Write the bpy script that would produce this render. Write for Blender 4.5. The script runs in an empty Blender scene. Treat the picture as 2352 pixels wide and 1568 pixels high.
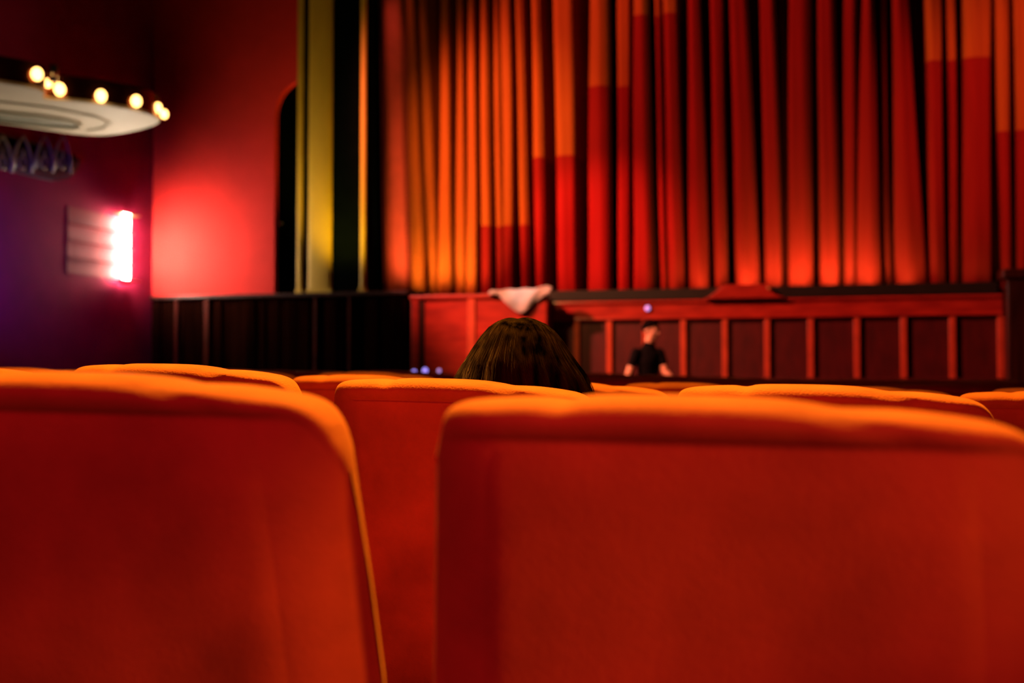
import bpy, bmesh, math, random
from mathutils import Vector, Matrix, Euler
random.seed(7)
PI = math.pi
C = bpy.context.scene.collection
sc = bpy.context.scene

# ------------------------------------------------------------------ camera
F = 2287.0                       # focal length in pixels of the 2352 px wide frame (35 mm lens)
YAW = math.radians(16.0)         # camera turned to the left of the stage axis
PITCH = math.atan(56 / F)
EYE = Vector((0, 0, 1.12))
cam_d = bpy.data.cameras.new('camera')
cam_d.lens = 35.0
cam_d.sensor_width = 36.0
cam_d.clip_end = 100
cam_d.dof.use_dof = True
cam_d.dof.focus_distance = 1.86
cam_d.dof.aperture_fstop = 2.7
cam = bpy.data.objects.new('camera', cam_d)
cam.location = EYE
cam.rotation_euler = (PI / 2 + PITCH, 0, YAW)
C.objects.link(cam)
sc.camera = cam

# ------------------------------------------------------------------ world, exposure
w = bpy.data.worlds.new('world')
sc.world = w
w.use_nodes = True
w.node_tree.nodes['Background'].inputs[0].default_value = (0.02, 0.003, 0.003, 1)
w.node_tree.nodes['Background'].inputs[1].default_value = 0.2
sc.view_settings.view_transform = 'Standard'
sc.view_settings.look = 'None'
sc.view_settings.gamma = 1.0
sc.view_settings.exposure = 0.0
sc.view_settings.use_curve_mapping = False
sc.cycles.max_bounces = 6
sc.cycles.diffuse_bounces = 2
sc.cycles.glossy_bounces = 3
sc.cycles.sample_clamp_indirect = 3.0
sc.cycles.use_denoising = True

# ------------------------------------------------------------------ lights
def look(o, target):
    d = Vector(target) - o.location
    o.rotation_euler = d.to_track_quat('-Z', 'Y').to_euler()

def area(name, loc, target, col, power, sx, sy=None, spread=180):
    d = bpy.data.lights.new(name, 'AREA')
    d.shape = 'RECTANGLE'
    d.size = sx
    d.size_y = sy or sx
    d.energy = power
    d.color = col
    d.spread = math.radians(spread)
    o = bpy.data.objects.new(name, d)
    o.location = loc
    look(o, target)
    C.objects.link(o)
    return o

def spot(name, loc, target, col, power, angle, blend=0.6, radius=0.08):
    d = bpy.data.lights.new(name, 'SPOT')
    d.energy = power
    d.color = col
    d.spot_size = math.radians(angle)
    d.spot_blend = blend
    d.shadow_soft_size = radius
    o = bpy.data.objects.new(name, d)
    o.location = loc
    look(o, target)
    C.objects.link(o)
    return o

WARM = (1.0, 0.66, 0.17)
# house light over the nearest rows
area('house_light_overhead', (-0.8, 2.9, 4.3), (-0.6, 1.3, 1.0), (1.0, 0.62, 0.05), 140, 2.0, 0.8, 80)
# added red fill behind the audience, aimed down at the nearest rows
area('red_fill_rear', (0.4, -1.9, 2.9), (-0.1, 1.1, 0.6), (1.0, 0.045, 0.24), 7.0, 1.6, 0.8, 64)
# unseen narrow spots added for the near seat's side and the hair
spot('seat_side_spot', (2.8, -0.15, 1.8), (-0.41, 0.86, 0.84), (1.0, 0.32, 0.05), 340, 6.5, 0.9, 0.1)
spot('hair_side_spot', (-3.4, 1.75, 1.8), (-0.71, 1.96, 1.035), (1.0, 0.72, 0.22), 36000, 4, 0.8, 0.15)
# stage wash from the left, plus added spots on the right and drape
spot('stage_wash', (-8.4, 6.6, 6.6), (-1.0, 13.5, 3.4), (1.0, 0.18, 0.12), 8200, 49, 0.45, 0.2)
spot('stage_wash_low', (-7.0, 7.5, 3.2), (-2.7, 13.5, 3.0), (1.0, 0.18, 0.10), 11000, 18, 0.9, 0.15)
spot('stage_wash_left', (-4.7, 8.4, 3.8), (-4.15, 13.5, 4.3), (1.0, 0.40, 0.12), 3000, 38, 0.9, 0.15)
spot('stage_wash_right', (6.2, 6.5, 6.4), (3.0, 13.5, 4.4), (1.0, 0.20, 0.12), 4600, 30, 0.8, 0.2)
spot('drape_fill_spot', (-5.55, 12.98, 7.4), (-5.85, 13.6, 4.0), (1.0, 0.24, 0.14), 90, 60, 0.9, 0.1)
# uplighters at the foot of the columns and the curtain
spot('column_uplight', (-5.9, 11.75, 1.95), (-5.95, 12.55, 4.6), (1.0, 0.66, 0.03), 210, 80, 0.9, 0.12)
for lx, lp in ((-5.75, 22), (-5.2, 240), (-4.6, 240)):
    spot('curtain_uplight', (lx, 12.85, 2.07), (lx + .05, 13.5, 3.1), (1.0, 0.55, 0.14), lp, 100, 0.9, 0.08)
for lx, lp in ((-1.7, 10), (-1.2, 26), (-0.62, 40), (-0.2, 24), (0.08, 40), (0.46, 44), (0.85, 34), (1.30, 20), (1.9, 5), (2.4, 4)):
    spot('footlight', (lx, 13.17, 2.05), (lx, 13.46, 2.55), (1.0, 0.95, 0.25), lp * 2.3, 110, 1.0, 0.04)
# light falling on the stage front and the enclosure on its left
spot('stage_front_light', (-4.4, 8.4, 4.6), (-2.7, 12.3, 1.4), (1.0, 0.50, 0.16), 500, 50, 0.9, 0.2)
# unseen spot added below the canopy to brighten its cream underside
spot('canopy_fill_spot', (-7.5, 10.6, 0.9), (-7.7, 9.3, 3.9), (1.0, 0.86, 0.58), 190, 56, 0.9, 0.2)
# purple lamp further back on the left wall
spot('purple_wall_lamp', (-8.2, 8.0, 2.2), (-9.05, 9.2, 2.3), (0.08, 0.02, 1.0), 300, 80, 1.0, 0.2)

# ------------------------------------------------------------------ pixel helpers (points on real planes)
def ray(px, py=840):
    x = (px - 1176) / F
    z = -(py - 784) / F
    c, s = math.cos(PITCH), math.sin(PITCH)
    fy = c - z * s
    fz = s + z * c
    return Vector((x * math.cos(YAW) - fy * math.sin(YAW), x * math.sin(YAW) + fy * math.cos(YAW), fz))

def onY(px, py, Y):
    r = ray(px, py)
    return EYE + r * (Y / r.y)

def onX(px, py, X):
    r = ray(px, py)
    return EYE + r * (X / r.x)

def onZ(px, py, Z):
    r = ray(px, py)
    return EYE + r * ((Z - EYE.z) / r.z)

# ------------------------------------------------------------------ materials
def mat(name, col, rough=0.6, metal=0.0, noise=0.0, nscale=6.0, col2=None, stretch=(1, 1, 1), sheen=0.0,
        sheen_tint=(1, 0.5, 0.2), bump=0.0, bscale=200.0, emit=None, estr=0.0, spec=0.5, coat=0.0, space='Object'):
    m = bpy.data.materials.new(name)
    m.use_nodes = True
    nt = m.node_tree
    b = nt.nodes['Principled BSDF']
    b.inputs['Base Color'].default_value = (*col, 1)
    b.inputs['Roughness'].default_value = rough
    b.inputs['Metallic'].default_value = metal
    b.inputs['Specular IOR Level'].default_value = spec
    b.inputs['Coat Weight'].default_value = coat
    b.inputs['Coat Roughness'].default_value = 0.15
    if sheen:
        b.inputs['Sheen Weight'].default_value = sheen
        b.inputs['Sheen Roughness'].default_value = 0.4
        b.inputs['Sheen Tint'].default_value = (*sheen_tint, 1)
    if emit:
        b.inputs['Emission Color'].default_value = (*emit, 1)
        b.inputs['Emission Strength'].default_value = estr
    tc = nt.nodes.new('ShaderNodeTexCoord')
    if noise > 0 or col2:
        mp = nt.nodes.new('ShaderNodeMapping')
        mp.inputs['Scale'].default_value = stretch
        n = nt.nodes.new('ShaderNodeTexNoise')
        n.inputs['Scale'].default_value = nscale
        n.inputs['Detail'].default_value = 5
        cr = nt.nodes.new('ShaderNodeValToRGB')
        c2 = col2 or tuple(max(0, c * (1 - noise)) for c in col)
        cr.color_ramp.elements[0].position = 0.3
        cr.color_ramp.elements[1].position = 0.7
        cr.color_ramp.elements[0].color = (*c2, 1)
        cr.color_ramp.elements[1].color = (*col, 1)
        nt.links.new(tc.outputs[space], mp.inputs[0])
        nt.links.new(mp.outputs[0], n.inputs['Vector'])
        nt.links.new(n.outputs[0], cr.inputs[0])
        nt.links.new(cr.outputs[0], b.inputs['Base Color'])
    if bump > 0:
        n2 = nt.nodes.new('ShaderNodeTexNoise')
        n2.inputs['Scale'].default_value = bscale
        n2.inputs['Detail'].default_value = 3
        bp = nt.nodes.new('ShaderNodeBump')
        bp.inputs['Strength'].default_value = bump
        bp.inputs['Distance'].default_value = 0.003
        nt.links.new(tc.outputs[space], n2.inputs['Vector'])
        nt.links.new(n2.outputs[0], bp.inputs['Height'])
        nt.links.new(bp.outputs[0], b.inputs['Normal'])
    return m

M = {}
M['velvet'] = mat('seat_velvet', (0.62, 0.110, 0.022), 0.85, noise=0.55, nscale=5.5, sheen=0.25, sheen_tint=(1, 0.35, 0.08), bump=0.35, bscale=260, spec=0.1)
M['dark_wood'] = mat('dark_stained_wood', (0.045, 0.012, 0.006), 0.35, col2=(0.012, 0.004, 0.003), nscale=3, stretch=(6, 6, 0.6), spec=0.4)
M['slat_a'] = mat('slat_brown', (0.014, 0.003, 0.0015), 0.8, col2=(0.002, 0.0006, 0.0004), nscale=2.2, stretch=(5, 1, 0.3), spec=0.0)
M['red_wood'] = mat('red_polished_wood', (0.42, 0.035, 0.016), 0.32, col2=(0.22, 0.014, 0.008), nscale=3, stretch=(1, 1, 4), spec=0.5, coat=0.3)
M['red_wood_dark'] = mat('red_wood_panel', (0.085, 0.005, 0.004), 0.5, col2=(0.045, 0.002, 0.002), nscale=3, stretch=(3, 1, 1))
M['red_wood_light'] = mat('light_red_wood', (0.55, 0.09, 0.035), 0.35, noise=0.3, nscale=6, coat=0.2)
M['red_wall'] = mat('red_painted_plaster', (0.72, 0.025, 0.019), 0.8, noise=0.12, nscale=3, bump=0.15, bscale=60, spec=0.2)
M['side_wall'] = mat('crimson_wall_cloth', (0.27, 0.008, 0.040), 0.9, noise=0.2, nscale=2.5, spec=0.1)
M['black'] = mat('black_paint', (0.0025, 0.004, 0.004), 0.9, noise=0.3, spec=0.0)
M['black_green'] = mat('green_black_lip', (0.009, 0.012, 0.006), 0.6, noise=0.3, spec=0.3)
M['gold'] = mat('gold_paint', (0.62, 0.40, 0.035), 0.55, noise=0.12, nscale=8, stretch=(1, 1, .3), spec=0.3)
M['cream'] = mat('cream_plaster', (0.52, 0.45, 0.32), 0.7, noise=0.06)
M['grey_rim'] = mat('grey_green_recess', (0.16, 0.17, 0.11), 0.7, noise=0.2)
M['bronze'] = mat('bronze_fascia', (0.16, 0.045, 0.018), 0.18, metal=0.9, noise=0.5, nscale=3)
M['chrome'] = mat('chrome', (0.7, 0.7, 0.7), 0.25, metal=1.0, noise=0.1)
M['brass'] = mat('brass', (0.5, 0.3, 0.1), 0.3, metal=1.0, noise=0.2)
M['floor'] = mat('dark_red_carpet', (0.05, 0.006, 0.006), 0.95, noise=0.4, nscale=30, bump=0.3)
M['ceiling'] = mat('dark_ceiling_paint', (0.02, 0.014, 0.016), 0.9, noise=0.2)
M['bulb'] = mat('warm_bulb_glass', (1, 0.8, 0.5), 0.3, emit=(1.0, 0.50, 0.13), estr=7.0, noise=0.01)
M['sconce_glass'] = mat('lit_white_glass', (1, 0.95, 0.9), 0.3, emit=(1.0, 0.80, 0.62), estr=370.0, noise=0.01)
M['blue'] = mat('blue_led_lens', (0.4, 0.35, 1), 0.3, emit=(0.35, 0.26, 1.0), estr=1.6, noise=0.01)
M['lilac'] = mat('lilac_led_lens', (0.6, 0.4, 1), 0.3, emit=(0.62, 0.36, 1.0), estr=0.9, noise=0.01)
M['ornament'] = mat('pale_relief', (0.34, 0.27, 0.16), 0.5, noise=0.3, nscale=20)
M['plaque'] = mat('blue_black_grille', (0.008, 0.009, 0.018), 0.5, noise=0.3)
M['plaque_rim'] = mat('grey_plaque_rim', (0.045, 0.045, 0.055), 0.45, noise=0.3)
M['rose'] = mat('rose_enamel', (0.26, 0.020, 0.032), 0.7, noise=0.1, spec=0.1)
M['cloth'] = mat('off_white_cloth', (0.42, 0.43, 0.41), 0.8, noise=0.08)
M['skin'] = mat('skin', (0.82, 0.50, 0.30), 0.5, noise=0.1, nscale=12)
M['shirt'] = mat('black_cotton', (0.004, 0.004, 0.005), 0.9, noise=0.3, spec=0.1)
M['trousers'] = mat('dark_denim', (0.012, 0.012, 0.02), 0.85, noise=0.3)
M['top'] = mat('dark_knit', (0.02, 0.012, 0.012), 0.9, noise=0.3)
M['hair_dark'] = mat('dark_short_hair', (0.004, 0.002, 0.0015), 0.8, spec=0.05, noise=0.3, nscale=60)
M['eye'] = mat('eye_white', (0.6, 0.55, 0.5), 0.2, noise=0.1)
M['shoe'] = mat('black_leather', (0.01, 0.01, 0.01), 0.3, noise=0.1)
M['metal_dark'] = mat('black_iron', (0.02, 0.02, 0.022), 0.4, metal=0.8, noise=0.2)

hm = bpy.data.materials.new('brown_hair')
hm.use_nodes = True
nt = hm.node_tree
b = nt.nodes['Principled BSDF']
b.inputs['Roughness'].default_value = 0.8
b.inputs['Specular IOR Level'].default_value = 0*0.06
tc = nt.nodes.new('ShaderNodeTexCoord')
mp = nt.nodes.new('ShaderNodeMapping'); mp.inputs['Scale'].default_value = (45, 45, 3)
n = nt.nodes.new('ShaderNodeTexNoise'); n.inputs['Scale'].default_value = 1.0
cr = nt.nodes.new('ShaderNodeValToRGB')
cr.color_ramp.elements[0].position = 0.35; cr.color_ramp.elements[0].color = (0.0015, 0.0006, 0.0003, 1)
cr.color_ramp.elements[1].position = 0.75; cr.color_ramp.elements[1].color = (0.036, 0.014, 0.004, 1)
nt.links.new(tc.outputs['Object'], mp.inputs[0]); nt.links.new(mp.outputs[0], n.inputs['Vector'])
nt.links.new(n.outputs[0], cr.inputs[0]); nt.links.new(cr.outputs[0], b.inputs['Base Color'])
M['hair'] = hm

# ------------------------------------------------------------------ mesh helpers
def smooth(me, on=True):
    for p in me.polygons:
        p.use_smooth = on

def obj(name, bm, m, parent=None, sm=False, loc=None, bevel=0.0, subsurf=0):
    me = bpy.data.meshes.new(name)
    bmesh.ops.recalc_face_normals(bm, faces=bm.faces)
    bm.to_mesh(me)
    bm.free()
    me.materials.append(M[m] if isinstance(m, str) else m)
    smooth(me, sm)
    o = bpy.data.objects.new(name, me)
    C.objects.link(o)
    if parent:
        o.parent = parent
    if loc is not None:
        o.location = loc
    if bevel:
        md = o.modifiers.new('bevel', 'BEVEL'); md.width = bevel; md.segments = 3; md.limit_method = 'ANGLE'
    if subsurf:
        md = o.modifiers.new('sub', 'SUBSURF'); md.levels = subsurf; md.render_levels = subsurf
    return o

def tag(o, label=None, cat=None, group=None, kind=None):
    if label: o['label'] = label
    if cat: o['category'] = cat
    if group: o['group'] = group
    if kind: o['kind'] = kind
    return o

def thing(name, label, cat, loc=(0, 0, 0), group=None, rot=(0, 0, 0)):
    o = bpy.data.objects.new(name, None)
    C.objects.link(o)
    o.location = loc
    o.rotation_euler = rot
    o.empty_display_size = 0.1
    return tag(o, label, cat, group)

def box(bm, x0, x1, y0, y1, z0, z1):
    vs = [bm.verts.new((x, y, z)) for z in (z0, z1) for y in (y0, y1) for x in (x0, x1)]
    for f in ((0, 1, 3, 2), (4, 6, 7, 5), (0, 4, 5, 1), (2, 3, 7, 6), (0, 2, 6, 4), (1, 5, 7, 3)):
        bm.faces.new([vs[i] for i in f])
    return vs

def boxm(*a):
    bm = bmesh.new(); box(bm, *a); return bm

def prism(bm, pts, axis, a, bb):
    """extrude a closed polygon. axis 'z': pts (x,y); 'y': pts (x,z); 'x': pts (y,z)"""
    def mk(p, t):
        if axis == 'z': return (p[0], p[1], t)
        if axis == 'y': return (p[0], t, p[1])
        return (t, p[0], p[1])
    lo = [bm.verts.new(mk(p, a)) for p in pts]
    hi = [bm.verts.new(mk(p, bb)) for p in pts]
    bm.faces.new(lo); bm.faces.new(hi[::-1])
    for i in range(len(pts)):
        j = (i + 1) % len(pts)
        bm.faces.new((lo[i], lo[j], hi[j], hi[i]))

def ball(bm, c, r, seg=16, sc_=(1, 1, 1)):
    mtx = Matrix.Translation(c) @ Matrix.Diagonal((r * sc_[0], r * sc_[1], r * sc_[2], 1))
    bmesh.ops.create_uvsphere(bm, u_segments=seg, v_segments=max(8, seg // 2), radius=1, matrix=mtx)

def tube(bm, pts, rad, seg=10, cap=True):
    pts = [Vector(p) for p in pts]
    if not hasattr(rad, '__len__'): rad = [rad] * len(pts)
    rings = []
    t0 = (pts[1] - pts[0]).normalized()
    up = Vector((0, 0, 1)) if abs(t0.z) < .9 else Vector((1, 0, 0))
    nrm = t0.cross(up).normalized()
    for i, p in enumerate(pts):
        t = (pts[min(i + 1, len(pts) - 1)] - pts[max(i - 1, 0)]).normalized()
        nrm = (nrm - t * nrm.dot(t)).normalized()
        bn = t.cross(nrm)
        rings.append([bm.verts.new(p + (nrm * math.cos(2 * PI * k / seg) + bn * math.sin(2 * PI * k / seg)) * rad[i]) for k in range(seg)])
    for a, c in zip(rings, rings[1:]):
        for k in range(seg):
            bm.faces.new((a[k], a[(k + 1) % seg], c[(k + 1) % seg], c[k]))
    if cap:
        bm.faces.new(rings[0][::-1]); bm.faces.new(rings[-1])

def interp(tab, x):
    if x <= tab[0][0]: return tab[0][1]
    for (a, va), (c, vc) in zip(tab, tab[1:]):
        if x <= c:
            t = (x - a) / (c - a)
            return va + (vc - va) * t
    return tab[-1][1]

def sinterp(tab, x):
    """smooth (catmull) interpolation"""
    n_ = len(tab)
    if x <= tab[0][0]: return tab[0][1]
    if x >= tab[-1][0]: return tab[-1][1]
    for i in range(n_ - 1):
        if tab[i][0] <= x <= tab[i + 1][0]:
            x0, y0 = tab[i]; x1, y1 = tab[i + 1]
            h = x1 - x0; t = (x - x0) / h
            def sl(k):
                if k <= 0: return (tab[1][1] - tab[0][1]) / (tab[1][0] - tab[0][0])
                if k >= n_ - 1: return (tab[-1][1] - tab[-2][1]) / (tab[-1][0] - tab[-2][0])
                return (tab[k + 1][1] - tab[k - 1][1]) / (tab[k + 1][0] - tab[k - 1][0])
            m0, m1 = sl(i) * h, sl(i + 1) * h
            return (2*t**3-3*t**2+1)*y0 + (t**3-2*t**2+t)*m0 + (-2*t**3+3*t**2)*y1 + (t**3-t**2)*m1

# ------------------------------------------------------------------ the hall
YF = 12.5          # plane of the stage front and the front wall
YC = 13.5          # plane of the curtain
XL = -9.05         # left wall
ZW = 2.13          # top of the wainscot
ZS = 2.0           # stage floor
def zfloor(y): return -0.009 * y

bm = bmesh.new()
prism(bm, [(-4.5, zfloor(-4.5)), (YF, zfloor(YF)), (YF, -0.6), (-4.5, -0.6)], 'x', XL, 7.0)
tag(obj('floor', bm, 'floor'), kind='structure')
tag(obj('ceiling', boxm(XL - .2, 7.2, -4.7, 17.2, 8.2, 8.4), 'ceiling'), kind='structure')
tag(obj('wall_left', boxm(XL - .2, XL, -4.5, YF, -0.6, 8.2), 'side_wall'), kind='structure')
tag(obj('wall_right', boxm(7.0, 7.2, -4.5, 17, -0.6, 8.2), 'side_wall'), kind='structure')
tag(obj('wall_rear', boxm(XL - .2, 7.2, -4.7, -4.5, -0.6, 8.2), 'side_wall'), kind='structure')

def X(px, Y=YF): return onY(px, 700, Y).x
def Z(px, py, Y=YF): return onY(px, py, Y).z

# front wall left of the proscenium, with an arched doorway cut out of it
xd0 = X(629); xd1 = X(752)
zs_, zt_ = Z(629, 262), Z(680, 172)
arch = []
cx = (xd0 + xd1) / 2; rw = (xd1 - xd0) / 2
za0 = Z(629, 268); za1 = za0 + rw * 1.15
for i in range(25):
    a = PI * i / 24
    arch.append((cx - rw * math.cos(a), za0 + (za1 - za0) * math.sin(a)))
bm = bmesh.new()
xr = X(775)
pts = [(XL, ZW), (xd0, ZW)] + arch + [(xd1, ZW), (xr, ZW), (xr, 8.2), (XL, 8.2)]
prism(bm, pts, 'y', YF, YF + 0.25)
tag(obj('wall_front', bm, 'red_wall'), kind='structure')
tag(obj('wall_front_lower', boxm(XL, X(960), YF + 0.02, YF + 0.25, -0.6, ZW), 'black'), kind='structure')
tag(obj('wall_backstage', boxm(XL - .2, 7.2, 15.4, 15.6, -0.6, 8.2), 'black'), kind='structure')
tag(obj('wall_side_stage', boxm(-6.4, -6.2, YF + .25, 15.4, ZS, 8.2), 'black'), kind='structure')

# arched door leaf with its lever handle
bm = bmesh.new()
prism(bm, [(xd0, ZW)] + arch + [(xd1, ZW)], 'y', YF + 0.10, YF + 0.16)
dr = obj('door_1', bm, 'black'); tag(dr, kind='structure')
bm = bmesh.new()
hp = onY(637, 512, YF + 0.07)
tube(bm, [hp + Vector((0, .05, 0)), hp, hp + Vector((.02, -.02, 0)), hp + Vector((.10, -.02, -0.005))], 0.013)
ball(bm, hp + Vector((0, .035, 0)), 0.03, 12, (1, .4, 1))
h_ = obj('door_handle', bm, 'chrome', dr, True); h_['label'] = 'small silver lever handle'

# wainscot of vertical slats, with the cap rail above it
bm = bmesh.new()
x = XL + 0.01
i = 0
while x < X(938) - .05:
    wd = random.choice((.05, .06, .07, .09, .12))
    dp = random.choice((.02, .035, .05))
    box(bm, x, x + wd * .86, YF + .02 - dp, YF + .02, zfloor(YF), ZW - .05)
    x += wd
wn = obj('trim_1', bm, 'slat_a'); tag(wn, kind='structure')
bm = bmesh.new()  # red light on a few slats, put into the batten colour
for q0, q1 in ((405, 411), (472, 482), (724, 729), (803, 807)):
    box(bm, X(q0), X(q1), YF - .045, YF + .02, zfloor(YF), ZW - .05)
tag(obj('trim_5', bm, mat('red_lit_batten', (0.085, 0.012, 0.005), 0.6, noise=0.5, nscale=4, spec=0.1)), kind='structure')
bm = boxm(XL + .01, X(940), YF - .07, YF + .0, ZW - .05, ZW + .0)
tag(obj('trim_2', bm, 'dark_wood', bevel=.008), kind='structure')

# ------------------------------------------------------------------ proscenium columns
def column(x0, x1, z1, depth, label, name='proscenium_column'):
    t = thing(name, label, 'column', ((x0 + x1) / 2, YF - depth, ZW))
    hw = (x1 - x0) / 2
    n_ = 18
    pts = []
    for k in range(n_ + 1):
        a = PI * k / n_
        pts.append((-hw * math.cos(a), depth - depth * .999 * (math.sin(a) ** .5)))
    bm = bmesh.new(); prism(bm, pts, 'z', 0.05, z1 - ZW)
    obj('shaft', bm, 'gold', t, False)
    bm = bmesh.new(); box(bm, -hw - .012, hw + .012, -.012, depth, 0.0, 0.05)
    obj('base_block', bm, 'gold', t, bevel=.005)
    return t
column(X(682), X(695), 8.2, .03, 'thin gold column strip beside the arched door, leftmost of three')
column(X(708), X(763), 8.2, .04, 'wide gold column of the proscenium between two thin strips')
column(X(828), X(841), 8.2, .04, 'thin gold column strip nearest the red curtain')
tag(obj('trim_3', boxm(X(694), X(708), YF - .005, YF, ZW, 8.2), 'black'), kind='structure')
tag(obj('trim_4', boxm(X(763), X(842) - .005, YF - .012, YF + .25, ZW, 8.2), 'black'), kind='structure')

# ------------------------------------------------------------------ curtain
# each pleat: left and right edge in the picture at y=620 and at y=50, and how far it is set back
PLEATS = [
 (939, 973, 928, 950, .02), (976, 1000, 955, 976, .10), (1002, 1035, 1008, 1029, .0), (1040, 1064, 1042, 1060, .06), (1066, 1094, 1070, 1090, .02),
 (1102, 1129, 1100, 1121, .02), (1131, 1151, 1124, 1142, .14), (1153, 1176, 1146, 1171, .05), (1191, 1213, 1180, 1201, .08), (1225, 1252, 1217, 1242, .05),
 (1277, 1324, 1268, 1317, .03), (1347, 1403, 1352, 1397, .0), (1414, 1443, 1413, 1446, .13),
 (1452, 1499, 1454, 1490, .02), (1513, 1532, 1502, 1522, .15), (1533, 1570, 1524, 1558, .05), (1580, 1629, 1580, 1612, .03),
 (1640, 1670, 1632, 1664, .06), (1688, 1748, 1679, 1722, .01), (1756, 1799, 1749, 1786, .02), (1809, 1870, 1815, 1870, .05),
 (1883, 1931, 1883, 1927, .03), (1940, 1966, 1944, 1978, .05), (1966, 2028, 1985, 2016, .03), (2036, 2052, 2030, 2046, .18), (2056, 2131, 2057, 2098, .02),
 (2138, 2174, 2133, 2173, .03), (2187, 2206, 2184, 2206, .09), (2214, 2282, 2220, 2290, .03), (2303, 2330, 2294, 2330, .05),
 (2340, 2378, 2338, 2380, .04), (2390, 2430, 2388, 2425, .05)]
zb, zt = Z(1600, 620, YC), Z(1600, 50, YC)
def curtain_mesh(pleats, z0, z1, nz=26, seed=3):
    rnd = random.Random(seed)
    prof = []
    for (b0, b1, t0, t1, dp) in pleats:
        prof.append((X(b0, YC), X(b1, YC), X(t0, YC), X(t1, YC), dp, rnd.uniform(-1, 1), rnd.uniform(0, 6)))
    bm = bmesh.new()
    rows = []
    for iz in range(nz + 1):
        z = z0 + (z1 - z0) * (iz / nz) ** 1.2
        t = (z - zb) / (zt - zb)
        t = max(-.15, min(1.3, t))
        row = []
        for k, (b0, b1, t0, t1, dp, ti, ph) in enumerate(prof):
            e0 = b0 + (t0 - b0) * t; e1 = b1 + (t1 - b1) * t
            wd = e1 - e0
            e0 += .006 * math.sin(z * 1.7 + ph); e1 += .006 * math.sin(z * 1.3 + ph * 2)
            n_ = 10
            flare = max(0, 1 - (z - z0) / 0.9) * .02
            for q in range(n_ + 1):
                s = q / n_
                xx = e0 + (e1 - e0) * (0.5 - 0.5 * math.cos(PI * s)) if False else e0 + (e1 - e0) * s
                bulge = math.sin(PI * s) ** .6
                ripple = .010 * math.sin(3 * PI * s + ph + z * .4) * math.sin(PI * s)
                y = YC + dp + .055 * (1 - bulge) + ti * .016 * (s - .5) * 2 + ripple - flare * bulge
                row.append((xx, y, z))
            # valley to the next pleat
            if k < len(prof) - 1:
                nb0, _, nt0, _, ndp = prof[k + 1][:5]
                g0 = e1; g1 = nb0 + (nt0 - nb0) * t
                gap = g1 - g0
                deep = YC + max(dp, ndp) + min(.60, .12 + gap * 4.5)
                row.append((g0 - .030 + gap * .06, (YC + dp + deep) / 2, z))
                row.append((g0 + gap * .15, deep, z))
                row.append((g0 + gap * .85, deep, z))
                row.append((g1 + .030 - gap * .06, (YC + ndp + deep) / 2, z))
        rows.append([bm.verts.new(p) for p in row])
    for a, c in zip(rows, rows[1:]):
        for k in range(len(a) - 1):
            bm.faces.new((a[k], a[k + 1], c[k + 1], c[k]))
    return bm

# velvet of two colours: orange above and beside a stepped outline, red below it
cm = bpy.data.materials.new('curtain_velvet')
cm.use_nodes = True
nt = cm.node_tree
b = nt.nodes['Principled BSDF']
b.inputs['Roughness'].default_value = 0.75
b.inputs['Specular IOR Level'].default_value = 0.04
b.inputs['Sheen Weight'].default_value = 0.02
b.inputs['Sheen Tint'].default_value = (1, .3, .1, 1)
tc = nt.nodes.new('ShaderNodeTexCoord')
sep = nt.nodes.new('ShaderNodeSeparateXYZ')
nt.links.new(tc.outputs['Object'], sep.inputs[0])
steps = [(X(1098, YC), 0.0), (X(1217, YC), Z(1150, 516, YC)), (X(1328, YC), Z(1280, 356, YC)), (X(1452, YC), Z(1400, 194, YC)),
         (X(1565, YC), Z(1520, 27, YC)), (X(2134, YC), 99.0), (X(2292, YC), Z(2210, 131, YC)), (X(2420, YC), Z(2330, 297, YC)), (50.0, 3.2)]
def math_node(op, a, bb=None):
    n_ = nt.nodes.new('ShaderNodeMath'); n_.operation = op
    for i_, v in enumerate((a, bb)):
        if v is None: continue
        if isinstance(v, (int, float)): n_.inputs[i_].default_value = v
        else: nt.links.new(v, n_.inputs[i_])
    return n_.outputs[0]
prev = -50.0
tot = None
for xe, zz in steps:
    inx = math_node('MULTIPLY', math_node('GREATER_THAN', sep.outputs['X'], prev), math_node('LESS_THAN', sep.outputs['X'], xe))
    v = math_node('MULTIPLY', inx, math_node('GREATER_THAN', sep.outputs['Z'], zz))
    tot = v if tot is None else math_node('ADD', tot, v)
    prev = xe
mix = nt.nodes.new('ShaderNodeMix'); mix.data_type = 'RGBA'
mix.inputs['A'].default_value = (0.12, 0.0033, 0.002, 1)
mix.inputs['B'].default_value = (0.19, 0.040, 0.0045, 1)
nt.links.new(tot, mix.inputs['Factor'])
nz_ = nt.nodes.new('ShaderNodeTexNoise'); nz_.inputs['Scale'].default_value = 2.5
mpn = nt.nodes.new('ShaderNodeMapping'); mpn.inputs['Scale'].default_value = (8, 1, .5)
nt.links.new(tc.outputs['Object'], mpn.inputs[0]); nt.links.new(mpn.outputs[0], nz_.inputs['Vector'])
mr = nt.nodes.new('ShaderNodeMapRange'); mr.inputs['To Min'].default_value = .75; mr.inputs['To Max'].default_value = 1.15
nt.links.new(nz_.outputs[0], mr.inputs[0])
mul = nt.nodes.new('ShaderNodeVectorMath'); mul.operation = 'SCALE'
nt.links.new(mix.outputs['Result'], mul.inputs[0]); nt.links.new(mr.outputs[0], mul.inputs['Scale'])
nt.links.new(mul.outputs[0], b.inputs['Base Color'])
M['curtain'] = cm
M['side_drape'] = mat('dull_red_velvet', (0.40, 0.035, 0.018), 0.8, noise=0.2, sheen=.1)

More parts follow.
